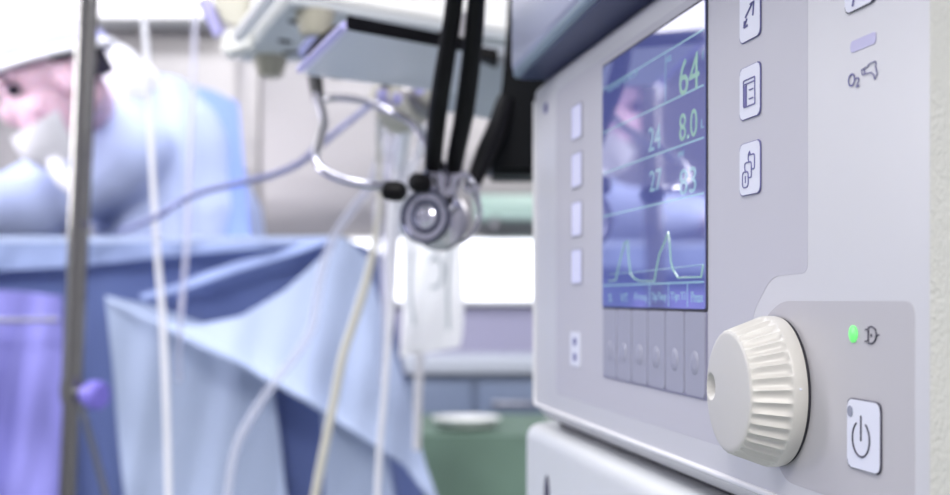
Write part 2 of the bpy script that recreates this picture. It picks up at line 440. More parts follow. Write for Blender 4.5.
# grey printed fields
f1 = rpoly([(A(556), 0.101), (A(808), 0.101), (A(808), pl(808, 273)[1]), (A(772), pl(772, 276)[1]), (A(752), pl(752, 315)[1]),
            (A(752), -0.0300), (A(768), -0.0465), (A(556), -0.0465)], [0.006, 0, 0.0035, 0.006, 0.006, 0.006, 0.0, 0.006])
mp('display_field', plate(f1, -0.0004, 0.00007), 'field', smooth=False)
f2 = rpoly([(A(781), pl(781, 301)[1]), (A(915), pl(915, 301)[1]), (A(915), -0.0505), (A(784), -0.0505), (A(765), -0.036), (A(765), pl(765, 318)[1])],
           [0.006, 0.004, 0.004, 0.006, 0.006, 0.004])
mp('power_field', plate(f2, -0.0004, 0.00007), 'field2', smooth=False)

# screen
SA, SB = A(604.5), A(707.5); SZ0, SZ1 = -0.0036, 0.0966
mp('screen_bezel', plate(rect(SA-0.0012, SZ0-0.0010, SB+0.0006, SZ1+0.001, 0.0015), 0.0, 0.0005), 'gap')
scr = mp('screen', plate(rect(SA, SZ0, SB, SZ1, 0.001), 0.0, 0.0009, 0.0002), 'screen')
D = 0.00095
def sline(z, a0=SA+0.001, a1=SB-0.001, w=0.00035): return mp('divider', plate(rect(a0, z-w, a1, z+w), D-0.0001, D+0.00005), 'sline', scr, smooth=False)
for z in (0.0870, 0.0690, 0.0520, 0.0340, 0.0052): sline(z)
mp('divider', plate(rect(A(668)-0.0002, 0.0690, A(668)+0.0002, 0.0870), D-0.0001, D+0.00005), 'sline', scr, smooth=False)
for px in (690, 671, 652): mp('divider', plate(rect(A(px)-0.0002, -0.003, A(px)+0.0002, 0.0052), D-0.0001, D+0.00005), 'sline', scr, smooth=False)
def rd(s, px0, px1, py, h, **k):
    z = pl((px0+px1)/2, py)[1]
    return text(s, A(px0), z, h, D, k.get('m', 'stext'), k.get('name', 'readout'), scr, width=A(px1)-A(px0))
rd('64', 682, 702, 93, 0.0124); rd('8.0', 682, 700, 139, 0.0094)
rd('83', 682, 699, 194, 0.0088, m='sline'); rd('24', 651, 663, 150, 0.0088, m='sline'); rd('27', 652, 664, 191, 0.0078, m='sline')
rd('HR', 669, 674, 62, 0.0022, m='sline'); rd('cmH2O', 610, 640, 84, 0.0022, m='sline')
rd('MV', 681, 687, 157, 0.0020, m='sline'); rd('f', 705, 706.5, 60, 0.003, m='sline'); rd('L', 704, 706.5, 128, 0.003, m='sline')
for s, p0, p1 in (('Pmax', 694, 706), ('Tip:Ti', 673, 688), ('Tip:Tinsp', 654, 669), ('Freq', 637, 649), ('VT', 623, 630), ('%', 611, 614)):
    rd(s, p0, p1, 302.5, 0.0036, name='key_caption', m='sline')
def zz(px, py): return (A(px), pl(px, py)[1])
mp('waveform', line3([zz(*p) for p in [(611, 281), (618, 280), (622, 262), (627, 243), (630, 241), (631, 258), (633, 274), (637, 279), (642, 281), (657, 281), (659, 268), (662, 254), (667, 243), (671, 232), (672.5, 245), (673.5, 262), (676, 270), (681, 278), (684, 277.5), (704, 277), (706, 265)]], 0.00032, D), 'stext', scr)
mp('trend_line', line3([zz(612, 274), zz(640, 272), (A(706), zz(706, 264.5)[1])], 0.00018, D), 'sline', scr)

# soft keys under the screen
kw = (SB-SA)/6
for i in range(6):
    a0 = SA+i*kw
    k = mp('soft_key', plate(rect(a0+0.0006, -0.0325, a0+kw-0.0006, -0.0046, 0.0016), -0.001, 0.0007, 0.0003), 'key')
    mp('dimple', L([(0.0042, -0.0001), (0.0038, 0.00016), (0.001, 0.00003), (0.0, 0.0)], (a0+kw/2, -0.0007, ZB-0.0215), (0, -1, 0), 24), 'key', k)
mp('key_recess', plate(rect(SA-0.0008, -0.0332, SB+0.0004, -0.0040, 0.0018), -0.0006, 0.00035), 'recess')

# lit label windows left of the screen
ac = A(577.5)
for i, zc in enumerate((0.0802, 0.0583, 0.0360, 0.0143)):
    f = mp('indicator_window', plate(rect(ac-0.0092, zc-0.0076, ac+0.0092, zc+0.0076, 0.0012), 0, 0.0005, 0.0001), 'window')
    mp('frame', line3(rect(ac-0.0093, zc-0.0077, ac+0.0093, zc+0.0077, 0.0014), 0.00035, 0.0004, True), 'key', f)
s_ = mp('socket_label', plate(rect(ac-0.0085-0.003, -0.0314, ac+0.0085-0.003, -0.0155, 0.0012), 0, 0.0005, 0.0001), 'button')
for dz in (0.0035, -0.0035):
    mp('mark', plate([(ac-0.003+0.003*math.cos(t), -0.0235+dz+0.002*math.sin(t)) for t in [k*math.pi/8 for k in range(16)]], 0.0004, 0.0006), 'icon', s_)
mp('screw', plate([(A(546)+0.0035*math.cos(t), pl(546, 108)[1]+0.0028*math.sin(t)) for t in [k*math.pi/8 for k in range(16)]], 0.0, 0.0004), 'icon')

# square buttons
def button(ac, zc, h=0.0152, ol='outline', bg='button', lw=0.00028, w=None):
    w = w or h
    b = mp('button', plate(rect(ac-w/2, zc-h/2, ac+w/2, zc+h/2, 0.002), -0.0002, 0.0006, 0.00025), bg)
    mp('outline', line3(rect(ac-w/2, zc-h/2, ac+w/2, zc+h/2, 0.0021), lw, 0.0003, True), ol, b)
    return b
def ic(par, segs, a, z, s, m='icon', lw=0.00022, d=0.00065, sx=1.3):
    for pts, cl in segs:
        mp('icon', line3([(a+p[0]*s*sx, z+p[1]*s) for p in pts], lw, d, cl), m, par)
def circ(cx, cy, rx, ry=None, n=24, a0=0, a1=2*math.pi, end=False):
    ry = ry or rx
    return [(cx+rx*math.cos(a0+(a1-a0)*k/n), cy+ry*math.sin(a0+(a1-a0)*k/n)) for k in range(n+(1 if end else 0))]
ab = A(751.3)
b1 = button(ab, 0.0838)
ic(b1, [([(-.5, -.45), (-.2, -.1), (-.35, .0), (.3, .5)], False), ([(-.5, -.45), (-.42, -.15)], False), ([(-.5, -.45), (-.15, -.42)], False), ([(.1, .5), (.45, .55), (.35, -.1)], False)], ab, 0.0832, 0.0062, lw=0.00032)
b2 = button(ab, 0.0608)
ic(b2, [(rpoly([(-.5, -.6), (.5, -.6), (.5, .6), (-.5, .6)], 0.05, 2), True), ([(-.5, .42), (.5, .42)], False), ([(-.25, -.6), (-.25, .42)], False), ([(0, .1), (.35, .1)], False), ([(0, -.3), (.35, -.3)], False)], ab, 0.0606, 0.0066)
mp('icon', plate(rect(ab-0.0041, 0.0568, ab-0.0024, 0.0630), 0.0005, 0.0007), 'icon', b2)
b3 = button(ab, 0.0382)
ic(b3, [(rpoly([(-.75, -.85), (-.1, -.85), (-.1, .05), (-.75, .05)], 0.25, 4), True),
        (rpoly([(-.05, -.35), (.25, -.35), (.25, .55), (-.5, .55), (-.5, .15)], 0.2, 4), False),
        (rpoly([(.3, .1), (.6, .1), (.6, .95), (-.1, .95), (-.1, .65)], 0.2, 4), False), ([(-.42, -.6), (-.42, -.2)], False), ([(-.1, .95), (.05, 1.15), (.15, .95)], False)], ab, 0.0372, 0.0052)
b4 = button(A(861.3), 0.0774, 0.0150, ol='ink', lw=0.00024)
ic(b4, [([(-.6, -.9), (-.3, .2), (0, -.5), (.2, .2), (.5, -.6), (.6, .5)], False)], A(861.3), 0.0745, 0.0040, lw=0.0003)
mp('lavender_bar', plate(rect(A(851), 0.0599, A(876.5), 0.0627, 0.0013), 0, 0.0002), 'lavender', smooth=False)
# O2 caption and gun symbol
text('O', A(848.8), pl(853, 86.5)[1], 0.0033, 0.0002, 'icon', 'caption', machine, width=A(855.8)-A(848.8))
text('2', A(856.3), pl(858, 87)[1], 0.0024, 0.0002, 'icon', 'caption', machine, width=A(860.3)-A(856.3))
gun = [(862, 70), (869, 66), (869, 64.5), (875.5, 61), (877, 63.5), (876, 66), (878, 74), (875.5, 79.5), (874.5, 75), (872, 72.5), (867, 73.5), (863, 75)]
mp('gas_symbol', line3([zz(*p) for p in gun], 0.00013, 0.0002, True), 'icon')
mp('gas_symbol', line3([zz(*p) for p in [(864.5, 68.5), (865.5, 74)]], 0.00012, 0.0002), 'icon')
# mains indicator
a_, z_ = pl(854, 334)
led = mp('power_light', L([(0.0021, -0.0005), (0.0021, 0.0004), (0.0012, 0.0008), (0, 0.0009)], (a_, 0, ZB+z_), (0, -1, 0), 24), 'ledgreen')
plug = [[(866, 329.5), (869, 329.3), (869, 341.2), (866, 341.2)], [(869, 327.5), (872.5, 326.5), (876.2, 329.5), (877.2, 335), (876, 340.5), (872.5, 343.8), (869, 343)], [(877.2, 335), (879.6, 335)], [(872, 334), (872, 337)]]
for p in plug: mp('plug_symbol', line3([zz(*q) for q in p], 0.00019, 0.0002), 'ink')
# power button
apb, zpb = A(865.2), -0.0329
pb = button(apb, zpb, 0.0166, ol='ink', lw=0.00026, w=0.0164)
c0 = pl(863.5, 439)
mp('power_symbol', line3(circ(c0[0], c0[1], 0.0043, 0.0043, 30, math.radians(122), math.radians(418), True), 0.00024, 0.00065), 'ink', pb)
mp('power_symbol', line3([(c0[0], c0[1]-0.0005), (c0[0], c0[1]+0.0056)], 0.00024, 0.00065), 'ink', pb)
c1 = pl(852.6, 411)
mp('status_dot', plate(circ(c1[0], c1[1], 0.00135, 0.00135), 0.0005, 0.0008), 'dot', pb)

# the ribbed knob
kc, kz = A(779.5), pl(779.5, 391)[1]
def knob():
    bm = bmesh.new(); N = 36*10; prof = []
    # (radius, height, rib weight)
    Rb, Rf, H = 0.0207, 0.0170, 0.0152
    prof += [(Rb-0.0012, 0.0008, 0), (Rb, 0.0010, 0), (Rb+0.0002, 0.0018, 0), (Rb+0.0002, 0.0044, 0), (Rb, 0.0050, 0.0), (Rb-0.0001, 0.0054, 0.8)]
    for k in range(1, 9):
        t = k/9; prof.append((Rb-0.0001+(Rf+0.0006-Rb)*t, 0.0054+(H-0.0013-0.0054)*t, 1.0))
    prof += [(Rf+0.0003, H-0.0008, 0.6), (Rf-0.0001, H-0.0003, 0.15), (Rf-0.0007, H, 0)]
    nr = 26
    for k in range(1, nr): 
        r = (Rf-0.0007)*(1-k/nr); prof.append((r, H+0.0006*(1-(r/Rf)**2), 0))
    rings = []
    for r, h, wgt in prof:
        ring = []
        for i in range(N):
            th = 2*math.pi*i/N
            rr = r-wgt*0.00085*(0.5+0.5*math.cos(36*th))**0.55
            x, z = rr*math.cos(th), rr*math.sin(th); hh = h
            # finger dimple near the left rim
            dx, dz = x+0.0122, z-0.0006
            q = math.hypot(dx, dz)/0.0038
            if h > H-0.002 and q < 1: hh -= 0.0030*(1-q*q)**0.8
            ring.append(bm.verts.new((kc+x, -hh, ZB+kz+z)))
        rings.append(ring)
    cen = bm.verts.new((kc, -(H+0.0006), ZB+kz))
    for a, b in zip(rings, rings[1:]):
        for i in range(N): bm.faces.new((a[i], a[(i+1) % N], b[(i+1) % N], b[i]))
    for i in range(N): bm.faces.new((rings[-1][i], rings[-1][(i+1) % N], cen))
    bm.faces.new(rings[0])
    return bm
kn = mp('rotary_knob', knob(), 'knob', label='off-white ribbed rotary knob')
mp('knob_collar', L([(0.0204, -0.001), (0.0204, 0.0010), (0.0185, 0.0011)], (kc, 0, ZB+kz), (0, -1, 0), 64), 'gap')
pr = R3 @ Vector((1, 0, 0))
mp('index_mark', L([(0.0004, 0.0), (0.0003, 0.0003), (0, 0.0003)], (kc+0.0207, -0.0032, ZB+kz+0.002), (1, 0, 0), 12), 'button', kn)

# ================================================================ black bracket behind the machine
bb = thing('black_equipment_case', W(508, 178, 0.86), 'black plastic case hanging left of the machine behind its corner', 'equipment case')
def prism(pp, Ya, Yb, bev=0.004):
    """solid with a given front outline (picture points at depth Ya) pushed straight back to Yb"""
    bm = bmesh.new(); f = [bm.verts.new(W(p[0], p[1], Ya)) for p in pp]
    g = [bm.verts.new(W(p[0], p[1], Ya)+Vector((0, Yb-Ya, 0))) for p in pp]
    bm.faces.new(f); bm.faces.new(list(reversed(g))); n = len(pp)
    for i in range(n): bm.faces.new((f[i], g[i], g[(i+1) % n], f[(i+1) % n]))
    if bev: bmesh.ops.bevel(bm, geom=list(bm.edges), offset=bev, segments=3, affect='EDGES')
    return bm
obj('case', prism([(512, -60), (508, 20), (503, 80), (494, 128), (484, 160), (486, 174), (545, 174), (560, 165), (560, -60)], 0.80, 0.86, 0.004), 'blackmat', bb)
obj('hose', TP([(506, 100, 0.8), (497, 128, 0.79), (486, 152, 0.78), (474, 182, 0.77), (473, 188, 0.77)], 0.8, [0.006, 0.0068, 0.0065, 0.005, 0.004]), 'black', bb)
obj('mounting_arm', T([W(540, 60, 0.83), Vector((0.10, 0.82, CZ+0.17)), Vector((0.22, 0.80, CZ+0.17))], 0.014, 12, 0), 'blackmat', bb)

# ================================================================ monitor on its ceiling arm
zu = CZ+0.222     # underside height
def atz(px, py, z=zu):
    Y = (z-CZ)*F/(HY-py); return W(px, py, Y)
q = [atz(288, 3), atz(530, 43), atz(520, 66), atz(236, 62)]
mo = thing('patient_monitor', (q[0]+q[2])/2, 'white patient monitor seen from below at the top centre', 'monitor')
def hull(quad, z0, z1, bev=0.006):
    bm = bmesh.new()
    lo = [bm.verts.new((p.x, p.y, z0)) for p in quad]; hi = [bm.verts.new((p.x, p.y, z1)) for p in quad]
    bm.faces.new(lo); bm.faces.new(list(reversed(hi)))
    for i in range(4): bm.faces.new((lo[i], lo[(i+1) % 4], hi[(i+1) % 4], hi[i]))
    if bev: bmesh.ops.bevel(bm, geom=list(bm.edges), offset=bev, segments=3, affect='EDGES')
    return bm
obj('housing', hull(q, zu+0.004, zu+0.20, 0.004), 'monwhite', mo)
qi = [p.lerp((q[0]+q[2])/2, 0.02) for p in q]
obj('base_plate', hull(qi, zu, zu+0.006, 0.0015), 'monunder', mo)
for (px, py, r, dpt) in ((315, 12, 0.0155, 0.018), (270, 57, 0.0155, 0.018), (480, 50, 0.014, 0.012)):
    p = atz(px, py); obj('foot', L([(r, 0.0), (r*0.96, -0.006), (r*0.72, -dpt), (0.001, -dpt)], p, (0, 0, 1), 28), 'foot', mo)
for p0, p1 in (((279, 40), (291, 42)), ((283, 52), (300, 52)), ((290, 20), (296, 22))):
    a, b = atz(*p0, zu-0.0005), atz(*p1, zu-0.0005)
    obj('vent_slot', T([a, b], 0.0022, 8, 0), 'gap', mo)
obj('ceiling_arm', T([Vector((0.02, 1.12, zu+0.19)), Vector((0.02, 1.12, 2.8))], 0.03, 16, 0), 'monwhite', mo)
# side bracket at the left front of the monitor
obj('side_bracket', prism([(212, -40), (252, -40), (247, 30), (234, 30), (226, 16), (214, 10)], 1.10, 1.16, 0.004), 'beige', mo)
obj('clip', prism([(222, 30), (238, 28), (257, 40), (246, 50), (236, 44), (232, 54), (220, 54)], 1.10, 1.13, 0.003), 'monwhite', mo)
obj('edge_rail', T([atz(276, -8)+Vector((0, 0, .002)), atz(239, 38)+Vector((0, 0, .002))], 0.006, 10, 0), 'monwhite', mo)
obj('hook_arm', TP([(203, 0), (212, 18), (220, 34)], 1.12, 0.006, 10), 'violetedge', mo)

# lower module with black trim
zm = CZ+0.139
lm = thing('monitor_module', W(400, 60, 0.80), 'blue-grey module with violet edge and black trim below the monitor', 'module')
def slab(corners, th, bev=0.002):
    """corners: 4 world points, extruded up by th"""
    bm = bmesh.new(); lo = [bm.verts.new(c) for c in corners]; hi = [bm.verts.new(Vector(c)+Vector((0, 0, th))) for c in corners]
    bm.faces.new(lo); bm.faces.new(list(reversed(hi)))
    for i in range(4): bm.faces.new((lo[i], lo[(i+1) % 4], hi[(i+1) % 4], hi[i]))
    if bev: bmesh.ops.bevel(bm, geom=list(bm.edges), offset=bev, segments=2, affect='EDGES')
    return bm
obj('base_plate', slab([atz(350, 30, zm), atz(470, 52, zm), atz(470, 96, zm), atz(304, 75, zm)], 0.004, 0.001), 'plate', lm)
obj('violet_edge', T([atz(349, 29, zm)+Vector((-.002, 0, .002)), atz(303, 73, zm)+Vector((-.002, 0, .002))], 0.0022, 8, 0), 'violetedge', lm)
obj('black_trim', prism([(312, 48), (318, 37), (345, 22), (352, 24), (420, 35), (498, 49), (498, 62), (420, 46), (352, 30), (322, 52), (306, 55)], 0.86, 0.885, 0.001), 'black', lm)
e0, e1_ = atz(347, 30, zm), atz(472, 53, zm); dd = Vector((0, -0.004, -0.0005))
obj('front_trim', slab([e0+dd, e1_+dd, e1_, e0], 0.0075, 0.0008), 'black', lm)
obj('side_trim', prism([(303, 55), (316, 38), (334, 25), (349, 23), (349, 33), (322, 58)], 0.80, 0.82, 0.001), 'black', lm)
obj('blue_latch', prism([(298, 48), (309, 36), (322, 37), (312, 56), (299, 57)], 0.905, 0.92, 0.001), 'bluecable', lm)
obj('spacer', L([(0.0045, 0.0), (0.0035, 0.006), (0.0045, 0.012), (0.0045, 0.016)], W(337, 79, 0.82), (0, 0, 1), 16), 'foot', lm)
obj('back_housing', slab([W(445, 58, 0.86), W(512, 62, 0.88), W(512, 125, 0.98), W(440, 112, 0.98)], 0.012, 0.003), 'counter', lm)
obj('post', T([W(468, 62, 0.93), W(468, 62, 0.93)+Vector((0, 0.03, 0.0)), Vector((W(468, 62, 0.93).x, 1.0, zu-0.002))], 0.012, 12, 0), 'steel', lm)

# clamp with lever and violet screws
cl = thing('rail_clamp', W(408, 110, 0.98), 'grey-green round clamp with black lever under the module', 'clamp')
obj('collar', L([(0.012, -0.02), (0.0205, -0.018), (0.0225, -0.008), (0.0225, 0.006), (0.020, 0.014), (0.014, 0.016), (0.014, 0.03)], W(404, 101, 0.97), (0.85, -0.35, 0.40), 32), 'clamp', cl)
obj('collar_ring', L([(0.019, 0), (0.021, 0.003), (0.019, 0.008)], W(413, 96, 0.965), (0.85, -0.35, 0.40), 32), 'steel', cl)
obj('lever', TP([(381, 85), (390, 79), (403, 77)], 0.95, [0.0035, 0.004, 0.003], 10), 'black', cl)
for (x, y, r) in ((382, 95, 0.0042), (397, 99, 0.004), (384, 105, 0.0045), (420, 89, 0.004)):
    obj('screw', L([(0.001, -0.004), (r, -0.003), (r, 0.003), (0.001, 0.004)], W(x, y, 0.935), (0.2, -1, 0.2), 16), 'violetedge', cl)
obj('chrome_pin', TP([(416, 125), (424, 137)], 0.94, 0.0028, 10, 0), 'chrome', cl)
obj('stem', TP([(404, 90, 0.985), (404, 66, 0.99)], 0.985, 0.008, 12, 0), 'steel', cl)

# ================================================================ stethoscope
YS = 0.72
st = thing('stethoscope', W(440, 246, YS), 'stethoscope with black tubes and chrome chest piece hanging at centre', 'stethoscope')
obj('tube', TP([(470, -120, 0.60), (458, -30, 0.61), (452, 20, 0.63), (444, 70, 0.65), (438, 110, 0.675), (434, 150, 0.70), (433, 166, 0.71)], YS, [0.0042, 0.0045, 0.0045, 0.0050, 0.0052, 0.0052, 0.005], 16), 'black', st)
obj('tube', TP([(470, -120, 0.60), (477, -30, 0.61), (475, 20, 0.63), (470, 70, 0.655), (464, 115, 0.68), (457, 150, 0.705), (454, 168, 0.715)], YS, [0.0042, 0.0042, 0.0048, 0.0052, 0.0054, 0.0052, 0.005], 16), 'black', st)
axc = Vector((-0.42, -0.90, 0.06)).normalized()
c2 = W(431, 218, YS-0.008); cb_ = W(452, 217, YS+0.004)
cp = obj('chest_piece', L([(0.0008, -0.017), (0.012, -0.016), (0.0165, -0.013), (0.0172, -0.010), (0.0150, -0.007), (0.010, -0.0035), (0.0095, 0.000), (0.0145, 0.004), (0.0150, 0.0065)], c2, axc, 48), 'chrome', st)
obj('rim', L([(0.0150, 0.004), (0.0156, 0.0055), (0.0154, 0.0085), (0.0138, 0.0088), (0.0132, 0.0068), (0.0128, 0.005)], c2, axc, 48), 'darkrim', cp)
obj('diaphragm', L([(0.0132, 0.0066), (0.0095, 0.0050), (0.0060, 0.0062), (0.0042, 0.0075), (0.0034, 0.0060), (0.0016, 0.0062), (0.0, 0.0045)], c2, axc, 48), 'bright', cp)
obj('inner_ring', L([(0.0100, 0.0048), (0.0098, 0.0066), (0.0070, 0.0072), (0.0066, 0.0058)], c2, axc, 48), 'darkrim', cp)
obj('rear_rim', L([(0.0160, 0), (0.0178, 0.002), (0.0178, 0.004), (0.0160, 0.005)], c2-axc*0.0155, axc, 48), 'steel', cp)
obj('stem', TP([(437, 163), (438, 176), (440, 190), (441, 200)], YS, [0.0058, 0.0062, 0.0048, 0.004], 14), 'chrome', st)
obj('stem_fork', TP([(452, 166), (455, 176), (452, 188), (446, 198)], YS, [0.0055, 0.005, 0.0042, 0.004], 14), 'chrome', st)
obj('clip', TP([(456, 170), (468, 178), (474, 187), (478, 200), (480, 214), (476, 228), (466, 240), (455, 243)], YS+0.01, [0.0022, 0.0022, 0.0028, 0.0014, 0.0012, 0.0012, 0.0012, 0.0012], 10), 'chrome', st)
obj('clip_end', L([(0.001, -0.005), (0.0038, -0.003), (0.0042, 0), (0.0038, 0.003), (0.001, 0.005)], W(471, 187, YS-0.005), (0.6, -0.6, -0.5), 16), 'chrome', st)
# ear tubes
e1 = obj('ear_tube', TP([(317, 96, 0.86), (322, 110, 0.83), (324, 126, 0.79), (319, 143, 0.745), (316, 157, 0.715), (321, 168, 0.70), (334, 176, 0.69), (352, 182, 0.68), (370, 185, 0.67), (386, 187, 0.665)], YS, [0.0031, 0.003, 0.0029, 0.0027]+[0.0026]*6, 14), 'chrome', st)
obj('sleeve', TP([(314, 62, 0.90), (315, 72, 0.895), (316, 84, 0.88), (318, 98, 0.86)], YS, [0.0048, 0.0054, 0.0050, 0.0042], 14), 'black', e1)
obj('ear_tip', L([(0.0022, -0.0068), (0.0048, -0.005), (0.0056, 0), (0.0050, 0.0045), (0.0025, 0.0068), (0.0001, 0.007)], W(394, 191, 0.663), (1, -0.15, -0.1), 20), 'black', e1)
e2 = obj('ear_tube', TP([(318, 101, 0.86), (334, 98, 0.86), (352, 99, 0.85), (374, 104, 0.84), (396, 113, 0.82), (413, 124, 0.79), (425, 140, 0.75), (430, 158, 0.73), (425, 176, 0.715)], YS, 0.0024, 14), 'chrome', st)
obj('ear_tip', L([(0.0022, -0.0068), (0.0048, -0.005), (0.0058, 0), (0.0052, 0.0045), (0.0025, 0.0068), (0.0001, 0.007)], W(420, 183, 0.705), (-0.9, -0.2, 0.15), 20), 'black', e2)
obj('yoke', TP([(315, 68, 0.90), (330, 55, 0.91), (370, 45, 0.91), (420, 42, 0.86), (450, 30, 0.70), (455, 5, 0.63)], YS, 0.003, 14), 'black', st)

# ================================================================ operating table and drapes
ZT = CZ+0.078
ot = thing('operating_table', (-1.0, 2.05, 0), 'operating table hidden under the blue surgical drapes', 'table')
obj('table_top', B((-1.9, 1.80, ZT-0.22), (-0.24, 2.30, ZT-0.12), 0.02), 'black', ot)
obj('column', B((-1.1, 1.95, 0.1), (-0.85, 2.15, ZT-0.22), 0.02), 'steel', ot)
obj('base', B((-1.5, 1.85, 0.0), (-0.5, 2.25, 0.1), 0.02), 'steel', ot)
def ruled(top, bot, nu, nv, Yt, Yb, fold, seed, thick=0.004, lock=0.0):
    """hanging cloth between an upper and a lower edge (picture points), gathered into folds"""
    rnd = random.Random(seed); ph = [rnd.uniform(0, 6.28) for _ in range(6)]
    def samp(pl_, t):
        n = len(pl_)-1; x = t*n; i = min(int(x), n-1); f = x-i
        return (pl_[i][0]*(1-f)+pl_[i+1][0]*f, pl_[i][1]*(1-f)+pl_[i+1][1]*f)
    bm = bmesh.new(); G = []
    for i in range(nu+1):
        u = i/nu; a = samp(top, u); b = samp(bot, u); row = []
        for j in range(nv+1):
            v = j/nv; x = a[0]*(1-v)+b[0]*v; y = a[1]*(1-v)+b[1]*v
            Y = Yt*(1-v)+Yb*v
            g = lock+(1-lock)*min(1, v*1.5)
            f = math.sin(x*0.075+ph[0]+y*0.012)+0.6*math.sin(x*0.031-y*0.045+ph[1])+0.5*math.sin(x*0.14+y*0.03+ph[2])
            Y += fold*g*f
            row.append(bm.verts.new(W(x, y, Y)))
        G.append(row)
    for i in range(nu):
        for j in range(nv): bm.faces.new((G[i][j], G[i+1][j], G[i+1][j+1], G[i][j+1]))
    bm.normal_update()
    g = bmesh.ops.solidify(bm, geom=list(bm.faces), thickness=thick)
    return bm
# navy underlay drape, its dark upper band painted-in shade of the folds: covers the table, hangs on the near side and the right end
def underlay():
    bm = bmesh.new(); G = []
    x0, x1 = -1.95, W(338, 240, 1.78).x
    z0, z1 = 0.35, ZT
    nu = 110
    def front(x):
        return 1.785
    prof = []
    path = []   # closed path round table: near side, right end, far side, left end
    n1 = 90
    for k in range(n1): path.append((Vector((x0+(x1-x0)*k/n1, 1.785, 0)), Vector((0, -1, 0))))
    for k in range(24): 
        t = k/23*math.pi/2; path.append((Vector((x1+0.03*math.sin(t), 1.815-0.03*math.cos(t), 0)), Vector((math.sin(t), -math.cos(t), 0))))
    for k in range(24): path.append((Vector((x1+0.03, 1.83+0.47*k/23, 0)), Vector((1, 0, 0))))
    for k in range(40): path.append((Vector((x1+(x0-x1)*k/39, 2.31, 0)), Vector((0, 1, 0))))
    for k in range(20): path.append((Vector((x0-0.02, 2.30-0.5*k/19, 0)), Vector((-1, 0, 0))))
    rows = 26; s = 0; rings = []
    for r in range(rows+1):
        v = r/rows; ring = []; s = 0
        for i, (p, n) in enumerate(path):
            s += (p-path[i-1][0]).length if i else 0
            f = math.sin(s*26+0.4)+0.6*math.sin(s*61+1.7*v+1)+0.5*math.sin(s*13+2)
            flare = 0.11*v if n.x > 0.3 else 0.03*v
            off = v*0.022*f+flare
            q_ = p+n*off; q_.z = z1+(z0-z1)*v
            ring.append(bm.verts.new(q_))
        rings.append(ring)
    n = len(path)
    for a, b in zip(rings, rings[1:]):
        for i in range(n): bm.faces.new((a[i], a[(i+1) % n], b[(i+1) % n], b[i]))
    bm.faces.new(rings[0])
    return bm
tag(obj('navy_shade_drape', underlay(), 'navy'), 'navy blue drape under the pale blue drapes, its upper band standing in for fold shade', 'drape')
# pale rim over the table edge
rim = bmesh.new()
prf = [(0.0, 0.010), (-0.010, 0.008), (-0.014, 0.004), (-0.015, -0.003), (-0.012, -0.006)]
xs = [-1.95+i*(W(342, 240, 1.78).x+1.95)/60 for i in range(61)]
RR = []
for i, x in enumerate(xs):
    w_ = 0.002*math.sin(i*0.7)
    RR.append([rim.verts.new((x, 2.3, ZT+0.010))]+[rim.verts.new((x, 1.785+a+w_, ZT+b)) for a, b in prf])
for a, b in zip(RR, RR[1:]):
    for k in range(len(a)-1): rim.faces.new((a[k], b[k], b[k+1], a[k+1]))
bmesh.ops.solidify(rim, geom=list(rim.faces), thickness=0.003)
tag(obj('table_cover_sheet', rim, 'drapelight'), 'pale sheet folded over the top edge of the operating table', 'sheet')
# pale strip painting the lit streak across the shaded folds
tag(obj('lit_streak_strip', ruled([(140, 297), (180, 284), (235, 264), (290, 250), (325, 242)], [(145, 301), (185, 291), (240, 272), (295, 256), (330, 244)], 60, 6, 1.745, 1.735, 0.003, 5), 'half_shade'),
    'narrow pale blue strip standing in for the lit streak across the shaded folds', 'drape')
tag(obj('half_shade_band', ruled([(-160, 243), (0, 243), (60, 243), (120, 243), (200, 243), (325, 242)], [(-160, 272), (0, 271), (60, 268), (120, 262), (200, 254), (325, 245)], 90, 8, 1.752, 1.748, 0.003, 61), 'half_shade'),  # strip whose colour softens the painted shade towards the edge
    'mid-blue strip grading the painted shade just under the table edge', 'drape')
main_top = [(105, 298), (150, 320), (190, 328), (240, 318), (285, 292), (325, 255), (345, 238), (366, 258)]
main_bot = [(205, 350), (240, 366), (272, 384), (305, 402), (340, 424), (372, 444), (404, 466), (440, 512)]
tag(obj('corner_drape', ruled(main_top, main_bot, 90, 50, 1.722, 1.64, 0.006, 11, lock=0.25), 'drape'),
    'pale blue drape falling over the right corner of the operating table', 'drape')
tag(obj('hanging_drape', ruled([(106, 296), (150, 305), (200, 322), (240, 340), (272, 376)], [(140, 640), (180, 640), (225, 640), (262, 640), (305, 640)], 60, 70, 1.742, 1.70, 0.006, 21, lock=0.35), 'drape'),
    'pale blue drape hanging straight down right of the steel pole', 'drape')
tag(obj('end_drape', ruled([(322, 405), (350, 412), (385, 440)], [(328, 640), (372, 640), (418, 640)], 24, 40, 1.71, 1.69, 0.006, 31, lock=0.35), 'drape'),
    'short pale blue drape end below the corner fold', 'drape')
tag(obj('violet_drape', ruled([(-120, 288), (-40, 290), (20, 291), (62, 296)], [(-130, 640), (-50, 640), (30, 640), (72, 640)], 90, 60, 1.735, 1.68, 0.014, 41, lock=0.25), 'violetdrape'),
    'violet-blue gathered drape hanging left of the steel pole', 'drape')

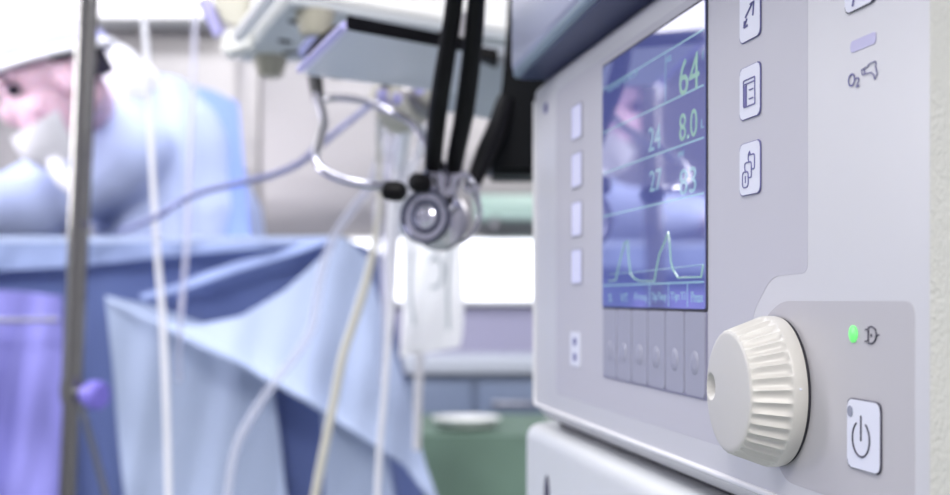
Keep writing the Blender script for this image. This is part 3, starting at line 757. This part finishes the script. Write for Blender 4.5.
# ================================================================ pole, knob and tubes at the left
YP = 1.45
pt, pm, pb_ = W(99, -260, YP), W(72, 385, YP), W(61.5, 640, YP)
dirp = (pt-pb_).normalized(); foot = pb_+dirp*(-(pb_.z-0.12)/dirp.z)
ip = thing('infusion_pole', (foot.x, foot.y, 0), 'shiny stainless steel infusion pole with a violet knob at left', 'infusion pole')
obj('upper_pole', T([pm-dirp*0.02, pt], 0.0122, 24, 0), 'polechrome', ip)
obj('lower_pole', T([foot, pm], 0.0098, 24, 0), 'polechrome', ip)
obj('collar', T([pm-dirp*0.012, pm+dirp*0.004], 0.0135, 24, 0), 'polechrome', ip)
pk = W(76, 392, YP-0.012)
obj('screw', L([(0.0045, -0.01), (0.0045, 0.012), (0.003, 0.014)], pk, (0.9, -0.45, -0.05), 16), 'polechrome', ip)
kb = obj('tightening_knob', L([(0.004, 0.008), (0.009, 0.010), (0.014, 0.018), (0.0165, 0.024), (0.0165, 0.034), (0.014, 0.037), (0.0, 0.037)], pk, (0.92, -0.38, -0.10), 24), 'purple', ip, label='violet plastic tightening knob')
for k in range(5):
    t = 2*math.pi*k/5
    e = foot+Vector((0.24*math.cos(t), 0.24*math.sin(t), -0.055)); e.z = 0.055
    g = obj('leg', T([Vector((foot.x, foot.y, 0.12)), e], 0.012, 10, 0), 'polechrome', ip)
    obj('caster', L([(0.001, -0.01), (0.026, -0.01), (0.026, 0.01), (0.001, 0.01)], (e.x, e.y, 0.027), (math.sin(t), -math.cos(t), 0), 18), 'black', g)
obj('cross_bar', T([pt+Vector((-0.02, 0, 0)), pt+Vector((0.16, 0, 0))], 0.006, 10, 0), 'polechrome', ip)
sr = obj('side_rail', TP([(-140, 322), (-40, 321), (58, 320)], 1.66, 0.0032, 10), 'steel')
tag(sr, 'thin grey rail running level behind the steel pole at left', 'rail')
dr_ = obj('support_rod', TP([(78, 392, 1.5), (88, 430, 1.52), (97, 462, 1.54), (112, 520, 1.56)], 1.5, 0.004, 10), 'steel')
tag(dr_, 'thin dark rod slanting down below the violet knob', 'rod')

def hose(name, pp, Y, r, m, label, cat='tube'):
    o = obj(name, TP(pp, Y, r, 12), m); tag(o, label, cat); return o
hose('infusion_line', [(140, -262, 1.45), (142, -60), (143, 0), (147, 60), (150, 120), (153, 180), (157, 250), (162, 310), (165, 370), (167, 430), (169, 520)], 1.42, [0.0036]*7+[0.0042, 0.0042, 0.004, 0.004], 'tubew', 'white infusion line hanging just right of the steel pole')
hose('infusion_line', [(158, -262, 1.45), (180, -60), (194, 0), (194, 50), (192, 110), (189, 180), (187, 240), (183, 290), (180, 330), (179, 380, 1.6)], 1.5, 0.0034, 'tube', 'thin translucent infusion line, second one right of the steel pole')
hose('connector', [(146, 66), (152, 76), (156, 90)], 1.40, [0.005, 0.007, 0.004], 'tubew', 'white connector clipped on the first infusion line', 'connector')
hose('cable', [(120, 232, 1.72), (158, 216), (178, 203), (205, 191), (240, 183), (275, 174), (300, 163), (315, 150), (335, 133), (358, 115), (374, 102, 1.0)], 1.3, [0.0034]*8+[0.003, 0.003, 0.003], 'bluecable', 'slate blue cable curving up from the table to the clamp', 'cable')
hose('breathing_tube', [(382, 96, 0.98), (383, 130), (380, 155), (370, 185), (352, 210), (335, 235), (322, 270), (316, 305), (311, 330), (296, 355), (262, 400), (235, 450), (225, 520)], 1.25, 0.0044, 'tubefaint', 'pale translucent tube falling from the clamp across the drape')
hose('beige_hose', [(379, 108, 1.0), (379, 150), (380, 195), (376, 235), (368, 275), (356, 315), (343, 355), (334, 400), (326, 440), (318, 480), (308, 540)], 1.18, [0.0030]*4+[0.0042]*7, 'beige', 'beige hose curving down in front of the drape', 'hose')
hose('white_hose', [(406, 122, 0.98), (401, 160), (395, 200), (392, 250), (391, 300), (387, 360), (383, 410), (379, 460), (376, 540)], 1.12, [0.0062, 0.0065, 0.0062, 0.0055, 0.004, 0.003, 0.003, 0.003, 0.003], 'tubew', 'straight white hose below the clamp, left of the stethoscope', 'hose')
hose('white_hose', [(396, 118, 0.99), (391, 150), (384, 185), (378, 215), (384, 260), (386, 330), (383, 380, 1.5)], 1.22, 0.0045, 'tube', 'pale hose hanging between the beige and the white hose', 'hose')
hose('white_hose', [(424, 130, 0.96), (420, 150), (410, 178), (404, 205), (402, 232, 1.3)], 1.12, 0.004, 'tubew', 'short white hose leading from the clamp to the bag', 'hose')

# bag
YB = 1.5
bg = thing('drainage_bag', W(430, 352, YB), 'translucent white fluid bag hanging below the stethoscope', 'bag')
def bag():
    bm = bmesh.new(); nu, nv = 24, 30; F_, K_ = [], []
    for i in range(nu+1):
        u = i/nu*2-1; a, b = [], []
        for j in range(nv+1):
            v = j/nv
            xl = 401-2*v+3*math.sin(v*3); xr = 462+4*v-5*(v**6)*1.2
            yt = 226+2*u; yb = 352-5*u
            x = xl+(xr-xl)*(u+1)/2; y = yt+(yb-yt)*v
            th = 0.018*max(0, (1-u*u))**0.5*max(0, math.sin(math.pi*min(1, max(0, v*0.94+0.03))))**0.5*(1+0.2*math.sin(5*u+7*v))
            a.append(bm.verts.new(W(x, y, YB)+Vector((0, -th, 0)))); b.append(bm.verts.new(W(x, y, YB)+Vector((0, th+0.001, 0))))
        F_.append(a); K_.append(b)
    for G in (F_, K_):
        for i in range(nu):
            for j in range(nv): bm.faces.new((G[i][j], G[i+1][j], G[i+1][j+1], G[i][j+1]))
    for i in range(nu):
        bm.faces.new((F_[i][0], K_[i][0], K_[i+1][0], F_[i+1][0])); bm.faces.new((F_[i][nv], F_[i+1][nv], K_[i+1][nv], K_[i][nv]))
    for j in range(nv):
        bm.faces.new((F_[0][j], F_[0][j+1], K_[0][j+1], K_[0][j])); bm.faces.new((F_[nu][j], K_[nu][j], K_[nu][j+1], F_[nu][j+1]))
    return bm
obj('pouch', bag(), 'bag', bg)
obj('outlet_tube', TP([(419, 348), (419, 375), (418, 400), (417, 450)], YB, 0.005, 12), 'housing', bg)
for pp in ([(412, 250), (410, 290), (414, 325)], [(428, 262), (436, 256), (443, 268), (440, 284), (430, 288)], [(450, 246), (448, 290), (449, 330)]):
    obj('printed_mark', TP(pp, YB-0.0215, 0.0022, 8), 'bagprint', bg)
obj('hanger', TP([(430, 228), (418, 200), (404, 150), (402, 122, 1.0)], YB-0.1, 0.003, 10), 'tubew', bg)

# ================================================================ surgeon
YG = 2.60
sg = thing('surgeon', W(170, 800, YG)*1.0, 'person in pale blue surgical gown, cap and white mask, bending over the draped table', 'person')
sg.location.z = 0; MW[sg.name] = Matrix.Translation(sg.location)
def skin(joints, edges, sub=2):
    """solid limbs along a jointed skeleton, tapering from joint to joint; remesh() welds them into one skin"""
    bm = bmesh.new()
    for i, j in edges:
        a, b = joints[i], joints[j]
        ra, rb = Vector((a[1], a[-1])), Vector((b[1], b[-1]))
        n = max(2, int((a[0]-b[0]).length/(0.22*min(ra.x, rb.x)))+1)
        n = min(n, 40)
        for k in range(n+1):
            t = k/n; p = a[0].lerp(b[0], t); q = ra.lerp(rb, t)
            top = bm.verts.new((p.x, p.y, p.z+q.x)); bot = bm.verts.new((p.x, p.y, p.z-q.x)); R_ = []
            for m_ in range(1, 9):
                ph = math.pi*m_/9
                R_.append([bm.verts.new((p.x+q.x*math.sin(ph)*math.cos(l*math.pi/7), p.y+q.y*math.sin(ph)*math.sin(l*math.pi/7), p.z+q.x*math.cos(ph))) for l in range(14)])
            for l in range(14):
                bm.faces.new((top, R_[0][l], R_[0][(l+1) % 14])); bm.faces.new((bot, R_[-1][(l+1) % 14], R_[-1][l]))
                for m_ in range(7): bm.faces.new((R_[m_][l], R_[m_+1][l], R_[m_+1][(l+1) % 14], R_[m_][(l+1) % 14]))
    return bm
def remesh(bm, vox, sm=3):
    me = bpy.data.meshes.new('r'); bm.to_mesh(me); bm.free()
    o = bpy.data.objects.new('r', me); C.objects.link(o)
    m = o.modifiers.new('r', 'REMESH'); m.mode = 'VOXEL'; m.voxel_size = vox
    s = o.modifiers.new('s', 'SMOOTH'); s.iterations = sm; s.factor = 0.5
    dg = bpy.context.evaluated_depsgraph_get(); r = bpy.data.meshes.new_from_object(o.evaluated_get(dg))
    out = bmesh.new(); out.from_mesh(r)
    bpy.data.objects.remove(o); bpy.data.meshes.remove(me); bpy.data.meshes.remove(r)
    return out
def ell(bm, M4, c, r, seg=24):
    g = bmesh.ops.create_uvsphere(bm, u_segments=seg, v_segments=seg//2+4, radius=1)
    for v in g['verts']: v.co = M4 @ (Vector(c)+Vector((v.co.x*r[0], v.co.y*r[1], v.co.z*r[2])))
    return g['verts']
def merge(a, b):
    me = bpy.data.meshes.new('m'); b.to_mesh(me); b.free(); a.from_mesh(me); bpy.data.meshes.remove(me); return a
# head frame: y forward, z up, x to the person's right
hc = W(52, 82, 2.22)
fw = Vector((-0.76, -0.44, -0.48)).normalized()
side = fw.cross(Vector((0, 0, 1))).normalized(); upv = side.cross(fw).normalized()
HM = Matrix((( side.x, fw.x, upv.x, hc.x), (side.y, fw.y, upv.y, hc.y), (side.z, fw.z, upv.z, hc.z), (0, 0, 0, 1)))
body = bmesh.new()
ell(body, HM, (0, -0.012, 0.035), (0.076, 0.094, 0.084)); ell(body, HM, (0, 0.022, -0.035), (0.058, 0.066, 0.078))
ell(body, HM, (0, 0.088, -0.02), (0.013, 0.022, 0.024)); ell(body, HM, (0, 0.072, 0.0), (0.012, 0.020, 0.035))
ell(body, HM, (0, 0.065, 0.035), (0.05, 0.024, 0.016)); ell(body, HM, (0, 0.070, -0.068), (0.022, 0.016, 0.012)); ell(body, HM, (0, 0.06, -0.1), (0.026, 0.022, 0.018))
for s in (-1, 1):
    ell(body, HM, (s*0.075, -0.008, -0.012), (0.009, 0.018, 0.030)); ell(body, HM, (s*0.038, 0.055, -0.03), (0.024, 0.02, 0.022))
neck = W(90, 112, YG-0.18)
che = W(165, 190, YG); wai = W(195, 330, YG+0.02); pel = W(205, 470, YG+0.03)
shn, shf = W(128, 152, YG-0.19), W(120, 150, YG+0.20)
eln, elf = W(45, 208, YG-0.22), W(20, 204, YG+0.12)
wrn, wrf = W(-75, 212, YG-0.32), W(-90, 206, YG-0.10)
J = [(pel, 0.13, 0.16), (wai, 0.11, 0.15), (che, 0.11, 0.16), (W(128, 138, YG), 0.075, 0.11), (neck, 0.055), (HM @ Vector((0, -0.03, -0.03)), 0.055),
     (shn, 0.062), (eln, 0.046), (wrn, 0.028), (shf, 0.062), (elf, 0.046), (wrf, 0.028),
     (Vector((pel.x-0.01, pel.y-0.1, 0.82)), 0.09), (Vector((pel.x-0.02, pel.y-0.11, 0.46)), 0.055), (Vector((pel.x, pel.y-0.11, 0.07)), 0.038), (Vector((pel.x-0.13, pel.y-0.11, 0.04)), 0.034),
     (Vector((pel.x-0.01, pel.y+0.1, 0.82)), 0.09), (Vector((pel.x-0.02, pel.y+0.11, 0.46)), 0.055), (Vector((pel.x, pel.y+0.11, 0.07)), 0.038), (Vector((pel.x-0.13, pel.y+0.11, 0.04)), 0.034)]
E = [(0, 1), (1, 2), (2, 3), (3, 4), (4, 5), (3, 6), (6, 7), (7, 8), (3, 9), (9, 10), (10, 11), (0, 12), (12, 13), (13, 14), (14, 15), (0, 16), (16, 17), (17, 18), (18, 19)]
merge(body, skin(J, E))
def hand(bm, wr, d, flip=1, grow=0.0):
    d = d.normalized(); s = d.cross(Vector((0, 0, 1))).normalized()*flip; dn = Vector((0, 0, -1))
    palm = wr+d*0.045
    merge(bm, skin([(wr, 0.020+grow, 0.026+grow), (palm, 0.017+grow, 0.036+grow), (wr+d*0.085, 0.014+grow, 0.037+grow)], [(0, 1), (1, 2)], 1))
    for k, ln in enumerate((0.068, 0.078, 0.072, 0.056)):
        o_ = (k-1.5)*0.019; r0 = wr+d*0.082+s*o_
        a = r0+d*ln*0.45+dn*0.006+s*o_*0.12; b = a+d*ln*0.30+dn*0.014; c = b+d*ln*0.18+dn*0.016
        merge(bm, skin([(r0, 0.0095+grow), (a, 0.009+grow), (b, 0.0085+grow), (c, 0.0075+grow)], [(0, 1), (1, 2), (2, 3)], 1))
    r0 = wr+d*0.03-s*0.026; a = r0+d*0.032-s*0.024+dn*0.012; b = a+d*0.028-s*0.006+dn*0.01
    merge(bm, skin([(r0, 0.013+grow), (a, 0.0105+grow), (b, 0.009+grow)], [(0, 1), (1, 2)], 1))
dn_, df_ = wrn-eln, wrf-elf
hand(body, wrn, dn_, 1); hand(body, wrf, df_, -1)
obj('body', remesh(body, 0.0065, 2), 'skin', sg)
for s in (-1, 1):
    e_ = bmesh.new(); ell(e_, HM, (s*0.031, 0.074, 0.012), (0.015, 0.012, 0.011)); obj('eye', e_, 'hair', sg)
    e_ = bmesh.new(); ell(e_, HM, (s*0.033, 0.082, 0.034), (0.02, 0.008, 0.004)); obj('eyebrow', e_, 'hair', sg)
# gown
gw = skin([(W(205, 440, YG+0.03), 0.19, 0.21), (wai, 0.17, 0.20), (W(178, 225, YG), 0.175, 0.205), (W(158, 150, YG), 0.150, 0.19), (W(128, 116, YG), 0.110, 0.15), (W(104, 98, YG-0.06), 0.085, 0.09),
           (shn+Vector((0.0, 0, 0.0)), 0.088), (eln, 0.072), (wrn+(eln-wrn)*0.06, 0.045), (shf, 0.088), (elf, 0.072), (wrf+(elf-wrf)*0.06, 0.045), (Vector((pel.x, pel.y, 0.42)), 0.24, 0.26), (Vector((pel.x, pel.y, 0.36)), 0.24, 0.26)],
          [(0, 1), (1, 2), (2, 3), (3, 4), (4, 5), (4, 6), (6, 7), (7, 8), (4, 9), (9, 10), (10, 11), (0, 12), (12, 13)])
gw = remesh(gw, 0.014, 2)
gw.normal_update()
for v in gw.verts:
    c = v.co
    v.co = c+v.normal*(0.006*math.sin(c.x*24+c.z*14)+0.005*math.sin(c.z*20-c.x*34+c.y*10)+0.002*math.sin(c.x*71+c.y*20))
obj('gown', gw, 'gown', sg)
# darker back flap of the gown
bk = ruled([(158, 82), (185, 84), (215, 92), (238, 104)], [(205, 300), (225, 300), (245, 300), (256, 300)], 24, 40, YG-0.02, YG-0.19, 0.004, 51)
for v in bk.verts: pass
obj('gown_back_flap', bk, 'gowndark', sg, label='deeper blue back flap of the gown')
# gloves
for wr, d, fl in ((wrn, dn_, 1), (wrf, df_, -1)):
    gb = bmesh.new(); hand(gb, wr, d, fl, 0.0016)
    obj('glove', remesh(gb, 0.004, 1), 'glove', sg)
# mask, cap, hair, collar
def shell(fn, nu, nv, th):
    bm = bmesh.new(); G = [[bm.verts.new(HM @ Vector(fn(i/nu, j/nv))) for j in range(nv+1)] for i in range(nu+1)]
    for i in range(nu):
        for j in range(nv): bm.faces.new((G[i][j], G[i+1][j], G[i+1][j+1], G[i][j+1]))
    bm.normal_update(); bmesh.ops.solidify(bm, geom=list(bm.faces), thickness=th); return bm
def fmask(u, v):
    th = (u*2-1)*1.35; z = -0.060-0.080*v
    rx = 0.079-0.025*v; ry = 0.096+0.014*math.sin(v*math.pi)-0.03*v
    return (rx*math.sin(th), 0.012+ry*math.cos(th), z+0.010*abs(u*2-1))
obj('face_mask', shell(fmask, 30, 16, 0.004), 'mask', sg)
obj('mask_tie', T([HM @ Vector(p) for p in ((-0.03, 0.07, -0.125), (-0.045, 0.075, -0.16), (-0.06, 0.065, -0.20))], [0.016, 0.013, 0.008], 12), 'mask', sg)
def fcap(u, v):
    th = u*2*math.pi; ph = v*1.62
    z0 = 0.040+0.020*math.cos(th)
    return (0.092*math.sin(th)*math.sin(ph), -0.014+0.110*math.cos(th)*math.sin(ph), z0+0.085*math.cos(ph)+0.004*math.sin(6*th)*v)
obj('surgical_cap', shell(fcap, 44, 18, 0.004), 'cap', sg)
obj('cap_band', T([HM @ Vector((0.094*math.sin(t), -0.014+0.112*math.cos(t), 0.038+0.020*math.cos(t))) for t in [k*2*math.pi/24 for k in range(25)]], 0.008, 10, 2), 'mask', sg)
def fhair(u, v):
    th = math.pi*(0.62+0.76*u)
    z = 0.058-0.085*v
    return (0.081*math.sin(th), -0.012+0.098*math.cos(th), z)
obj('hair', shell(fhair, 24, 10, 0.004), 'hair', sg)
for s in (-1, 1):
    sb = bmesh.new(); ell(sb, HM, (s*0.066, -0.020, 0.038), (0.016, 0.030, 0.024)); obj('sideburn', sb, 'hair', sg)
ck = bmesh.new(); lathe(ck, [(0.085, -0.04), (0.098, -0.01), (0.092, 0.02), (0.076, 0.045)], W(101, 90, YG-0.14), (W(70, 88, YG-0.2)-W(104, 98, YG-0.06)).normalized(), 32)
obj('collar', ck, 'mask', sg)
for s in (-1, 1):
    obj('shoe', B((pel.x-0.19, pel.y+s*0.11-0.045, 0.0), (pel.x+0.06, pel.y+s*0.11+0.045, 0.09), 0.03, 4), 'monwhite', sg)
